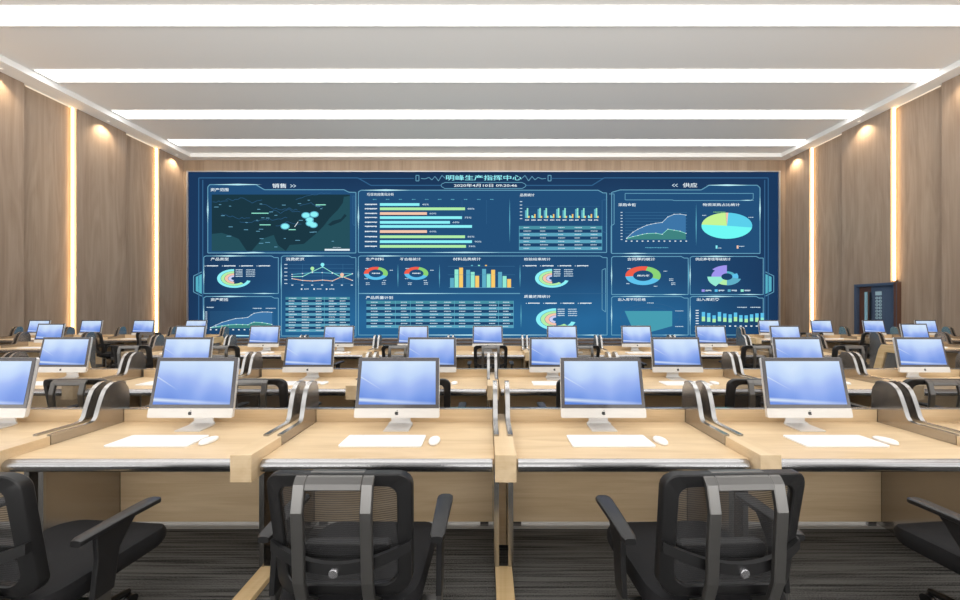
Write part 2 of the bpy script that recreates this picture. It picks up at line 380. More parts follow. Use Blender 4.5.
PAL={'line':(104,164,192),'line2':(52,100,142),'glow':(190,240,250),'white':(232,244,250),'txt':(200,222,236),'cyan':(142,244,250),'green':(180,240,170),
 'pink':(245,200,175),'lav':(205,210,245),'teal':(96,176,200),'mint':(150,236,212),'yel':(250,205,110),'red':(240,96,76),'lgreen':(140,212,120),'lblue':(96,196,238),
 'purple':(160,150,238),'row':(92,164,190),'rowh':(74,146,164),'rowd':(30,68,108),'map':(28,56,68),'sea':(38,80,92),'area':(62,118,168),'area2':(64,132,130),'panel':(36,80,122),
 'dim':(60,112,152),'pie':(112,250,246),'pie2':(92,208,236),'pie3':(200,245,150),'title':(150,238,246),'dark':(18,38,60),'radar':(72,158,178),'hex':(88,178,198)}
PM={k:emit('led_'+k,lin(c)) for k,c in PAL.items()}
class DB(MB):
    def __init__(s): super().__init__(); s.keys=[]
    def mi(s,c):
        if c not in s.keys: s.keys.append(c)
        return s.keys.index(c)
    def poly(s,pts,c,lay=2):
        n=len(pts); s.add([(PX(x),-.006*lay,PZ(y)) for x,y in pts],[tuple(range(n))],s.mi(c))
    def rect(s,x0,y0,x1,y1,c,lay=2): s.poly([(x0,y0),(x1,y0),(x1,y1),(x0,y1)],c,lay)
    def line(s,pts,w,c,lay=2):
        for (a,b),(d,e) in zip(pts,pts[1:]):
            l=math.hypot(d-a,e-b) or 1; nx,ny=-(e-b)/l*w/2,(d-a)/l*w/2
            s.poly([(a+nx,b+ny),(d+nx,e+ny),(d-nx,e-ny),(a-nx,b-ny)],c,lay)
    def ell(s,cx,cy,rx,ry,c,lay=2,n=20): s.poly([(cx+rx*math.cos(2*PI*k/n),cy+ry*math.sin(2*PI*k/n)) for k in range(n)],c,lay)
    def arc(s,cx,cy,ro,ri,a0,a1,c,asp=.53,lay=2):
        n=max(3,int(abs(a1-a0)/9)); 
        P=lambda r,a:(cx+r*math.cos(math.radians(a)),cy-r*asp*math.sin(math.radians(a)))
        for k in range(n):
            u,v=a0+(a1-a0)*k/n,a0+(a1-a0)*(k+1)/n
            s.poly([P(ro,u),P(ro,v),P(ri,v),P(ri,u)] if ri>0 else [P(ro,u),P(ro,v),(cx,cy)],c,lay)
    def text(s,body,x0,x1,y0,y1,c,lay=3):
        cu=bpy.data.curves.new('t','FONT'); cu.body=body; cu.resolution_u=2; cu.offset=.012
        ob=bpy.data.objects.new('t',cu); COL.objects.link(ob); bpy.context.view_layer.update()
        ev=ob.evaluated_get(bpy.context.evaluated_depsgraph_get()); me=ev.to_mesh()
        if me and len(me.vertices):
            xs=[v.co.x for v in me.vertices]; ys=[v.co.y for v in me.vertices]
            ax,bx,ay,by=min(xs),max(xs),min(ys),max(ys)
            vs=[(PX(x0+(v.co.x-ax)/(bx-ax)*(x1-x0)),-.006*lay,PZ(y1-(v.co.y-ay)/(by-ay)*(y1-y0))) for v in me.vertices]
            s.add(vs,[tuple(p.vertices) for p in me.polygons],s.mi(c))
        ev.to_mesh_clear(); bpy.data.objects.remove(ob); bpy.data.curves.remove(cu)
    def dash(s,x0,x1,y,h=1.1,c='txt',gap=.35,lay=3):       # illegible small print
        x=x0
        while x<x1-.3:
            w=random.uniform(.9,1.7); s.rect(x,y-h/2,min(x+w,x1),y+h/2*random.uniform(.4,1),c,lay); x+=w+gap
    def vglint(s,x,y0,y1,w=.9,c='line'): s.poly([(x,y0),(x+w/2,(y0+y1)/2),(x,y1),(x-w/2,(y0+y1)/2)],c,2)
    def hglint(s,x0,x1,y,h=1.3,c='glow'): s.poly([(x0,y),((x0+x1)/2,y-h/2),(x1,y),((x0+x1)/2,y+h/2)],c,3)
    def done(s,name):
        ob=s.build(name,[PM[k] for k in s.keys],vw)
        # all faces look out into the room
        return ob

# outlines of the panels
d=DB()
d.line([(199,336),(199,178),(358,178),(371,185.5),(441,185.5)],1,'line2'); d.line([(203,336),(203,180)],1,'line2')
d.line([(526,185.5),(592,185.5),(604,178),(768,178),(768,336)],1,'line2'); d.line([(764.5,336),(764.5,180)],1,'line2')
d.line([(358,178.5),(414,178.5)],.7,'line2'); d.line([(550,178.5),(604,178.5)],.7,'line2')
P1=[(208,253),(208,187),(210,184.7),(256,184.7),(264.5,189.8),(344,189.8),(349,192.3),(356,192.5),(356,253),(208,253)]
d.poly(P1[:-1],'panel',1); d.line(P1,.8,'line'); d.hglint(214,262,184.7,1.6); d.hglint(242,266,252.6); d.hglint(222,264,253); d.vglint(208,196,224,1.6,'glow')
d.line([(353,196),(355,196),(355,226),(353,224),(353,196)],.6,'line2')
P2=[(358.5,252.5),(358.5,192),(361,190.3),(598,190.3),(603,193),(606.5,193),(606.5,252.5),(358.5,252.5)]
d.poly(P2[:-1],'panel',1); d.line(P2,.8,'line'); d.hglint(362,410,190.3,1.7); d.hglint(430,500,252.5); d.vglint(358.5,204,230,1.6,'glow')
d.line([(603,200),(606,200),(606,233),(602,231),(602,200)],.6,'line2'); d.line([(609,194),(614,194),(614,224),(611,226),(611,253)],.7,'line')
P3=[(611.5,253.5),(611.5,192.5),(620,190),(701,190),(709,185.3),(757,185.3),(759.8,188),(759.8,253.5),(611.5,253.5)]
d.poly(P3[:-1],'panel',1); d.line(P3,.8,'line'); d.hglint(706,748,185.3,1.6); d.vglint(759.8,196,222,1.5,'glow'); d.hglint(622,648,253.5)
d.line([(625,193.5),(753,193.5),(753,199),(750,200.6),(674,200.6),(672,200),(625,200),(625,193.5)],.6,'line'); d.hglint(740,754,200.4,.8)
for x0,y0,x1,y1 in ((204,256,278.5,293.5),(204,296.5,278.5,336),(281.5,256,356,336),(358.5,256,607,335),(611.5,256.5,688,294.5),(690,256.5,763,294.5),(611.5,296.5,688,335),(690,296.5,763,335)):
    p=[(x0,y1),(x0,y0+1.2),(x0+2,y0),(x1-7,y0),(x1-4,y0+1.6),(x1,y0+1.6),(x1,y1),(x0,y1)]
    d.line(p,.75,'line'); d.hglint(x0+8,x0+min(44,(x1-x0)*.6),y0,1.4); d.vglint(x0,y0+8,y0+30,1.3,'glow'); d.hglint(x1-26,x1-2,y1,1.0)
d.line([(358.5,293.5),(520,293.5)],.9,'line'); d.hglint(360,460,293.5,.9); d.hglint(400,560,335,1.2); d.hglint(210,270,335.5,1); d.line([(520,293.5),(606,293.5)],.6,'line2')
for a,b,c in ((509.7,198,243),(398,264,288),(439.5,264,288),(520,264,288),(521,303,328),(696,203,246),(281,262,290),(688.5,262,290)): d.vglint(a,b,c,1.0,'teal')
d.line([(602,270),(605.5,268.5),(605.5,312),(602,309.5),(602,270)],.6,'line')
for sx,xx in ((1,196),(-1,771.3)):
    d.poly([(xx,277),(xx+sx*6,274),(xx+sx*6,294),(xx,291)],'hex',2); d.line([(xx+sx*6,272),(xx-sx*2.2,276),(xx-sx*2.2,292),(xx+sx*6,296)],.7,'line')
d.done('panel_outline')
# header
d=DB()
d.text('明峰生产指挥中心',446,521.5,175.2,180.6,'title'); d.text('2020年4月10日 09:20:46',454,517,183.9,187.2,'white')
d.line([(445,182.6),(522,182.6),(525,184),(526,185.5),(525,187),(522,188.6),(445,188.6),(442,187),(441,185.5),(442,184),(445,182.6)],.6,'line')
for sx,xx in ((-1,445),(1,522)):
    d.line([(xx,178.3),(xx+sx*3,175.5),(xx+sx*6.5,181),(xx+sx*10,176.5),(xx+sx*13,180),(xx+sx*16,177.5),(xx+sx*20,179),(xx+sx*24,178.5)],.6,'line')
    xa,xb=sorted((xx+sx*26,xx+sx*29)); d.line([(xa,175.5),(xb,175.5),(xb,181),(xa,181),(xa,175.5)],.7,'line')
d.text('销售',272.5,286.5,183.6,188.2,'white'); d.line([(290.5,184.6),(293,186),(290.5,187.4)],.6,'txt'); d.line([(293.5,184.6),(296,186),(293.5,187.4)],.6,'txt')
d.text('供应',682.5,697,183,187.6,'white'); d.line([(674.5,184),(672,185.4),(674.5,186.8)],.6,'txt'); d.line([(677.5,184),(675,185.4),(677.5,186.8)],.6,'txt')
d.done('header_text')
# map
d=DB(); d.text('资产范围',210.8,228.8,188.2,191.5,'white')
d.rect(212,194.6,350,251,'map',2)
for sea in ([(212,234),(222,233),(232,236),(239,239),(247,251),(212,251)],[(252,251),(262,239),(274,235),(278,245),(286,251)],[(286,251),(290,245),(304,244),(316,234),(324,226),(330,218),(338,210),(343,203),(344,197),(350,196),(350,251)]): d.poly(sea,'sea',3)
d.poly([(328,225),(333,221),(341,219),(345,214),(347,216),(341,222),(331,226)],'map',4)
rs=random.Random(3)
for st in ((213,202,226),(226,200,262),(262,205,296),(268,214,300),(240,222,286),(296,200,330),(300,206,322),(276,226,300),(222,214,250)):
    x,y=st[0],st[1]; p=[(x,y)]
    while x<st[2]: x+=rs.uniform(1.5,3); y+=rs.uniform(-1.7,1.7); p.append((x,y))
    d.line(p,.35,'line2',4)
for _ in range(34):
    x,y=rs.uniform(214,335),rs.uniform(200,248); d.rect(x,y,x+rs.uniform(2.0,5),y+.6,'line',4)
for x,y,rr in ((306.3,215.5,3.6),(314.5,214.6,3.6),(310,219.8,3.2),(310.5,223.6,3.5),(313.8,225.2,3.3),(285.5,226.5,3.6)):
    d.ell(x,y,rr+1,rr*.72+.6,'teal',5); d.ell(x,y,rr,rr*.66,'cyan',6)
for a,b,y in ((252,269,213.4),(260,271,225),(316,326,205),(289,296,229.8)): d.rect(a,y-.45,b,y+.45,'mint',5)
d.line([(295,227),(298.5,222)],.6,'white',5); d.rect(325,249,350,250.8,'white',5); d.dash(333,341,247.6,.7)
d.done('map_chart')
# horizontal bars
d=DB(); d.text('项目完成情况分析',367,394,193,196,'white')
for k in range(10): d.dash(373+k*13,376.5+k*13,199.6,.8,'teal')
for x in (462,486.5): d.line([(x,200),(x,224)],.3,'line2')
for y,e,c,pt in ((204.6,419.5,'cyan','45%'),(208.9,465,'green','88%'),(213.6,427,'pink','60%'),(217.7,462,'cyan','75%'),(222.4,450,'cyan','68%'),(226.5,472,'cyan',''),(231.6,427,'pink','60%'),(236.8,465,'green','85%'),(241.7,472,'cyan','90%'),(246.4,466,'green','78%')):
    d.rect(380,y-1.35,e,y+1.35,c); d.dash(365,377.2,y,1.3,'white',.2)
    if pt: d.text(pt,e+2.6,e+9.5,y-.8,y+.8,'txt')
    if c=='pink': d.rect(380,y+1.35,e,y+2,'dark')
d.done('bar_chart')
d=DB(); d.text('品质统计',520,534.5,193.6,196.6,'white')
for k,x in enumerate((78,128,176,224,274,320,370,422,468,516,568,615)):
    x=515+x/7.79; b=218
    if k in (1,4,7,10): hs=((0,1.3,2.6,'cyan'),(1.3,2.6,1.6,'mint'),(2.7,4.1,3.8,'yel'))
    else: hs=((0,1.7,7.6+k%3*.6,'teal'),(1.7,3.2,9.8,'mint'),(3.2,4.5,2,'yel'))
    for a,e,h,c in hs: d.rect(x+a,b-h,x+e,b,c)
    d.dash(x,x+4,220.2,1.2,'white')
for k in range(6): d.rect(519.8,201.3+k*3.4,522.2,202.1+k*3.4,'txt')
for y in (206.5,212): d.line([(524,y),(600,y)],.3,'line2')
d.done('column_chart')
def table(d,x0,x1,y0,rh,n,first,cols,lines):
    for r in range(n):
        if r%2==0: d.rect(x0,y0+r*rh,x1,y0+(r+1)*rh,'rowh' if r==0 else 'row')
        else: d.rect(x0,y0+r*rh,x1,y0+(r+1)*rh,'rowd')
        for c in cols: d.dash(c,c+random.uniform(5,8),y0+(r+.5)*rh,.9,'txt',.25)
    for l in lines: d.line([(l,y0),(l,y0+n*rh)],.4,'teal',3)
d=DB(); table(d,519,602,226,3.45,7,0,(523.5,540,558,574.5,590.5),(519.2,601.8)); d.done('data_table')
d=DB(); table(d,285.7,350,297,2.68,13,0,(289,302,316,329,340),(324.5,)); d.done('data_table')
d=DB(); d.text('产品质量计划',366,393,296,299.2,'white'); table(d,366.5,513.5,300.8,3.02,9,0,(371,385,401,416,430,444,459,474,489,503),(395.5,410.5,454.5,498.5,513.4)); d.done('data_table')
# area charts
def area_chart(name,title,tx,base,p1,p2,x0,x1,yt,n):
    d=DB(); d.text(title,*tx,'white')
    for k in range(n):
        y=yt+(base-yt)*k/(n-1); d.line([(x0,y),(x1,y)],.35,'dim',2); d.rect(x0-4.5,y-.4,x0-2.6,y+.4,'txt')
    for p,c,l,lc in ((p1,'area',3,'txt'),(p2,'area2',4,'mint')):
        for (a,b),(e,f) in zip(p,p[1:]): d.poly([(a,b),(e,f),(e,base),(a,base)],c,l)
        d.line(p,.5,lc,5)
        for a,b in p: d.rect(a-.5,b-.35,a+.5,b+.35,'white',6)
    for k in range(12): x=x0+1+(x1-x0-2)*k/11; d.rect(x-.8,base+1.2,x+.8,base+2.2,'white',3)
    return d
r6=lambda L:[(600+x/5.05,165+y/5.05) for x,y in L]
d=area_chart('a','采购金额',(618,636,203.3,206.5),239.5,r6([(133,370),(165,340),(190,325),(212,315),(235,305),(255,300),(280,295),(312,291),(341,263),(372,250),(402,249),(432,254)]),
  r6([(133,372),(165,362),(190,357),(212,351),(235,347),(280,345),(312,351),(341,325),(372,330),(402,335),(432,346)]),625,687,212.5,10)
d.dash(645,668,247.8,.9,'teal'); d.done('area_chart')
r5=lambda L:[(190+x/5.647,250+y/5.647) for x,y in L]
d=area_chart('a','资产概括',(211,228.5,298,301.2),328,r5([(120,438),(150,424),(185,408),(220,398),(260,387),(300,384),(330,380),(350,366),(365,357),(410,350),(440,350),(465,352)]),
  r5([(120,440),(150,433),(185,428),(220,423),(265,420),(300,421),(330,422),(350,412),(365,407),(410,410),(440,415),(465,420)]),210,274,312,9)
d.dash(207,214,307.4,1,'txt'); d.dash(253,262,308.4,.9); d.dash(266,276,308.4,.9); d.done('area_chart')
# pie
d=DB(); d.text('物资采购占比统计',702.5,739.5,203.3,206.3,'white')
c=(726.7,225.8)
d.arc(*c,25.4,0,-8,90,'pie2',.513); d.arc(*c,25.4,0,175,352,'pie',.513); d.arc(*c,25.4,0,93,175,'pie3',.513); d.arc(*c,25.4,0,87,93,'pink',.513,3)
d.rect(715.5,245.5,717.3,248.6,'cyan'); d.rect(736.5,245.5,738.3,248.6,'pink'); d.dash(718,721,248.2,.9); d.dash(739,744,246.5,1)
d.dash(713,725,212.3,.9,'lgreen'); d.dash(702,706,215.5,.8); d.dash(748,753,217.5,.8); d.done('pie_chart')
# spiral ring charts
def ring(title,tx,cx,cy,R,lx):
    d=DB(); d.text(title,*tx,'white')
    for k in range(4):
        x=lx+k*17.3; d.rect(x-2.2,tx[3]+4.9,x-1.2,tx[3]+5.7,'txt'); d.dash(x,x+11.5,tx[3]+5.3,1.2,'white',.15)
    for (a,b,e,c) in ((1,.79,345,'cyan'),(.77,.57,315,'green'),(.55,.36,270,'pink'),(.34,.17,262,'lav')): d.arc(cx,cy,R*a,R*b,90,e,c,.55)
    for j in range(4): d.dash(cx+1.6,cx+8.5,cy-R*.5+j*2.1,1.1,'txt',.15); d.dash(cx+12,cx+21,cy-R*.5+j*2.1,1.0,'txt',.3)
    d.done('ring_chart')
ring('产品类型',(211,229,257.6,260.7),234.3,278.5,17,207)
ring('检验结果统计',(524,550.5,257.8,260.6),552,278.3,17,525)
ring('质量故障统计',(524,550.5,295,298),556,319.3,20,528)
# line chart
d=DB(); d.text('消费概览',286,304.5,257.6,260.8,'white')
for k in range(6): y=264.5+k*3.8; d.line([(289,y),(354,y)],.3,'dim'); d.rect(284.5,y-.4,287.5,y+.4,'txt')
for x in (302.7,322.7,343): d.line([(x,264),(x,284)],.3,'dim')
for L_,c in (([(578,138),(637,133),(693,128),(748,128),(805,132),(860,132),(918,134)],'teal'),([(578,150),(637,150),(693,122),(750,95),(805,128),(860,155),(918,135)],'mint'),([(578,162),(637,172),(693,175),(750,170),(805,175),(860,150),(918,172)],'pink')):
    p=r5(L_); d.line(p,.7,c,3)
    for a,b in p: d.rect(a-.6,b-.4,a+.6,b+.4,'white',4)
for (x,y),c in (((693,105),'green'),((750,83),'cyan'),((860,140),'pink')):
    a,b=r5([(x,y)])[0]; d.ell(a,b,1.9,1.8,c,5); d.poly([(a-1.2,b+1),(a+1.2,b+1),(a,b+3.3)],c,5)
for k in range(7): d.rect(291.5+k*9.9,284.6,293.5+k*9.9,285.6,'txt')
for k in range(3): d.rect(301+k*12.5,288.4,302.5+k*12.5,289.8,'white'); d.dash(304.5+k*12.5,309.5+k*12.5,289.1,1)
d.done('line_chart')
# donuts
def donut(title,tx,cx,cy,R,ri,asp,mid=None,leg=()):
    d=DB(); d.text(title,*tx,'white')
    for a,b,c in ((75,185,'red'),(-25,75,'lgreen'),(185,335,'lblue')): d.arc(cx,cy,R,ri,a,b,c,asp)
    if mid: d.text(mid,cx-ri*.62,cx+ri*.62,cy-1,cy+1,'white')
    else: d.dash(cx-4,cx+4,cy,1.1,'white')
    for x,y in ((-R*.9,-R*.4),(R*1.15,-R*.25),(-R*.95,R*.45),(R*.6,R*.6)): d.dash(cx+x,cx+x+3.5,cy+y,.9)
    for x,y in leg: d.dash(x,x+4,y,.9); d.dash(x,x+4,y+1.6,.8)
    return d
donut('生产材料',(366,384,257.7,260.7),376,273.4,12,7.2,.54,None,((366,283),(382,282.6))).done('donut_chart')
donut('不合格统计',(400,421,257.7,260.7),416.4,273.4,12,7.2,.54,None,((408,283),(424,282.6))).done('donut_chart')
donut('合同履约统计',(627,655,257.7,260.7),643,275.7,17.7,10,.53,'履约率',((669,279),(671,283))).done('donut_chart')
# grouped columns
d=DB(); d.text('材料品类统计',453,481,257.6,260.6,'white')
for y in (266.3,274.8): d.line([(448,y),(515,y)],.35,'dim')
d.line([(449,287.6),(514,287.6)],.4,'line')
for gx,ts in ((537,(158,110,100)),(628,(112,124,146)),(718,(107,135,112)),(808,(124,147,164))):
    for k,t in enumerate(ts): d.rect(355+(gx+k*25.5)/5.647,250+t/5.647,355+(gx+k*25.5+22)/5.647,287.5,('teal','mint','yel')[k])
for k,c in enumerate(('teal','mint','yel')): d.rect(471+k*7,265,473+k*7,266.1,c,3)
d.done('column_chart')
# rose
d=DB(); d.text('供应商考核等级统计',695,730.5,257.7,260.7,'white')
c=(726.7,276.7)
for a,b,R,col in ((90,140,19,'purple'),(140,180,15.5,'purple'),(180,235,19.5,'mint'),(235,270,14,'green'),(270,345,14.5,'teal'),(345,390,11.5,'lblue'),(390,450,9,'hex')): d.arc(*c,R,5.6,a,b,col,.6)
for k,cc in enumerate(('purple','lblue','teal','mint')): d.rect(701.5+k*13,289.4,704.5+k*13,291.8,cc); d.dash(705.3+k*13,711+k*13,290.6,1.6,'txt',.2)
d.done('rose_chart')
# radar
d=DB(); d.text('出入库平均价格',618,645.5,298,301,'white')
for R in (30,22,13):
    d.line([(650+R*math.cos(k*PI/16),317+R*.46*math.sin(k*PI/16)) for k in range(33)],.4,'line2',2)
d.line([(650,303),(650,332)],.35,'line2'); d.line([(620,317),(680,317)],.35,'line2')
d.poly([(624.5,311),(672,311),(672,326),(651,331.8),(632.5,329)],'radar',3); d.dash(647,654,303,.8); d.dash(675,683,311,.8); d.dash(675,683,326.5,.8); d.done('radar_chart')
# stacked columns
d=DB(); d.text('出入库趋势',696.5,719,298,301,'white')
tops=(313,318,330,313,321,325,316,329,330,325,320,318)
for k,t in enumerate(tops):
    x=600+(513+k*27)/5.05; y0=250+t/5.05; y1=321.3+(k%3)*.5
    d.rect(x,y0,x+3.3,y0+(y1-y0)*.5,'lblue',2); d.rect(x,y0+(y1-y0)*.5,x+3.3,y1,'mint' if k%2 else 'green',2)
    d.rect(x+.5,325.5,x+2.5,326.6,'white')
for k in range(7): d.rect(695.5,310+k*2.6,698.5,310.9+k*2.6,'white')
d.dash(737,747,307.4,1); d.dash(750,760,307.4,1); d.done('column_chart')

# ------------------------------------------------------------------ furniture prototypes (local y = depth from the divider's front face)
MODW=1.41; HB=.057; DTOP=.752
def make_desk(label):
    t=thing('office_desk',label,'desk',group='desks of the control room'); hw=MODW/2-HB-.002
    q=MB(); q.box(-hw,hw,.075,.641,DTOP-.03,DTOP); q.build('desktop',M['desk'],t,.003)
    pr=[(.075,DTOP),(.06,DTOP-.002),(.047,DTOP-.012),(.042,DTOP-.03),(.046,DTOP-.05),(.058,DTOP-.064),(.075,DTOP-.068),(.11,DTOP-.068),(.11,DTOP-.031),(.0755,DTOP-.031)]
    q=MB(); q.prism_x(pr,-hw+.012,hw-.012); q.build('front_edge',M['edge_metal'],t,smooth=True)
    q=MB(); q.box(-hw,hw,.618,.638,.035,DTOP-.031); q.build('modesty_panel',M['desk'],t,.002)
    q=MB(); q.box(-hw,hw,.6415,.67,DTOP-.06,.843); r=q.build('back_rail',M['desk'],t,.002)
    q=MB(); q.box(-hw,hw,.6385,.673,.8435,.851); q.build('rail_cap',M['chrome'],r,.002)
    for s in (-1,1):
        q=MB(); q.box(s*(hw-.06)-.03,s*(hw-.06)+.03,.62,.637,0,.0345); q.build('foot',M['edge_metal'],t)
    remember(t); return t
FIN=[(.265,.804),(.45,.804),(.478,.813),(.493,.838),(.508,.90),(.526,.965),(.541,1.005),(.558,1.03),(.58,1.045),(.604,1.049),(.632,1.046),(.655,1.032),(.672,1.0),(.68,.95)]
def make_divider(label,end=0):
    t=thing('desk_divider',label,'desk divider',group='dividers between the desks')
    q=MB(); q.box(-HB,HB,0,.25,.66,.807); q.box(-.0275,.0275,.25,.66,.66,.805); q.build('beam',M['beam'],t,.003)
    for s in (-1,1):
        x0,x1=sorted((s*.0285,s*HB))
        poly=[(.252,.804)]+FIN+[(.68,.0),(.23,.0),(.23,.658),(.252,.658)]
        q=MB(); q.prism_x(poly,x0,x1); f=q.build('side_panel',M['fin'],t)
        q=MB(); q.ribbon_x([(.255,.8095)]+[(y,z+.0055) if y<.46 else (y-.004,z+.004) if z<1.025 else (y,z+.0055) for y,z in FIN[:-2]],.011,x0-.001,x1+.001)
        q.ribbon_x([(.224,.655),(.224,.036)],.012,x0-.001,x1+.001)
        q.build('edge_trim',M['chrome'],f,smooth=True)
    q=MB(); q.box(-.026,.026,.40,.48,.03,.659); q.build('leg',M['desk_dark'],t)
    q=MB(); q.prism_x([(-.34,0),(.229,0),(.229,.034),(.0,.036),(-.25,.034),(-.33,.02)],-.05,.05); q.build('foot',M['foot'],t,.004)
    if end:
        x0,x1=sorted((end*(HB+.001),end*(HB+.032)))
        q=MB(); q.prism_x([(0,.807),(.45,.807),(.50,.70),(.60,.22),(.60,.0),(-.30,0),(-.30,.03),(-.1,.05),(.40,.06),(.48,.22),(.39,.655),(0,.655)],x0,x1)
        q.build('end_frame',M['foot'],t,.003)
    remember(t); return t
def make_computer(label):
    t=thing('desktop_computer',label,'computer',group='white all-in-one computers'); W=.58; z0,z1=.087,.492
    tl=math.radians(9)
    # local origin on the desk under the screen; front face looks towards -y
    def tilt(o): o.rotation_euler=(-tl,0,0); o.location=(0,0,0); return o
    q=MB(); 
    loops=[]
    for y,k in ((-.012,1.0),(.002,1.0),(.016,.95),(.03,.75)):
        loops.append([(x*(1-.03*(z-z0)/(z1-z0)),y,z) for x,z in rrect(W/2*k,(z1-z0)/2*k,.012,3,0,(z0+z1)/2)][::-1])
    q.loft(loops); tilt(q.build('housing',M['alu_side'],t,smooth=True))
    q=MB(); q.prism_y(rrect(W/2,.031,.01,3,0,z0+.031),-.0165,-.0125); c=tilt(q.build('chin',M['alu'],t))
    q=MB(); q.prism_y([(-W/2+.003,z0+.063),(W/2-.003,z0+.063),(W/2*.97-.002,z1-.001),(-W/2*.97+.002,z1-.001)],-.016,-.0125); tilt(q.build('bezel',M['bezel'],t))
    q=MB(); q.prism_y([(-W/2+.027,z0+.088),(W/2-.027,z0+.088),(W/2*.97-.025,z1-.025),(-W/2*.97+.025,z1-.025)],-.0178,-.0162); tilt(q.build('screen',M['wallpaper'],t))
    # emblem: a bitten apple with its leaf
    pts=[]
    for k in range(36):
        a=2*PI*k/36; r=.0135
        x=r*math.cos(a); z=r*.98*math.sin(a)
        if math.sin(a)>.75: z-= .0035*(1-abs(math.cos(a))/.66)
        if math.sin(a)<-.85: z+= .002*(1-abs(math.cos(a))/.53)
        bx,bz=.0157,.0018; dd=math.hypot(x-bx,z-bz)
        if dd<.0075: x=bx+(x-bx)*0-.0073*math.cos(math.asin(max(-1,min(1,(z-bz)/.0075))))
        pts.append((x,z+z0+.030))
    q=MB(); q.prism_y(pts,-.0172,-.0166); q.prism_y([(-.001,z0+.0445),(.0015,z0+.0495),(.0055,z0+.0515),(.005,z0+.048),(.0025,z0+.0452)],-.0172,-.0166)
    g=q.build('emblem',M['logo'],c)
    q=MB()
    q.ribbon_x([(-.02,.004),(.085,.006),(.104,.013),(.11,.03),(.105,.10),(.085,.17)],.008,-.085,.085); q.v=[(x*(1 if z<.02 else .8),y,z) for x,y,z in q.v]; q.build('stand',M['alu_side'],t,smooth=True)
    remember(t); return t
def make_keyboard(label):
    t=thing('keyboard',label,'keyboard',group='white keyboards')
    q=MB(); q.prism_z(rrect(.25,.082,.012,3),.0,.010); q.build('base',M['white'],t)
    q=MB()
    for r in range(6):
        n=15 if r!=5 else 9; ws=[1]*15 if r!=5 else [1,1,1.3,5.4,1.3,1.3,1.2,1.2,1.3]
        u=.476/sum(ws); x=-.238
        for w in ws: q.box(x+.001,x+w*u-.001,.073-r*.0243-.0233,.073-r*.0243,.010,.0118); x+=w*u
    q.build('keys',M['white'],t); remember(t); return t
def make_mouse(label):
    t=thing('mouse',label,'mouse',group='white computer mice')
    q=MB(); L=[]
    for h,k in ((0,.9),(.006,1),(.014,.97),(.021,.82),(.025,.55)):
        L.append([(.036*k*math.cos(2*PI*i/20),(.062*k)*math.sin(2*PI*i/20),h+(.003*math.sin(2*PI*i/20)*-1 if h>.01 else 0)) for i in range(20)])
    q.loft(L); q.build('shell',M['white'],t,smooth=True)
    q=MB(); q.box(-.003,.003,.025,.04,.0195,.0225); q.build('scroll_wheel',M['alu_side'],t)
    remember(t); return t
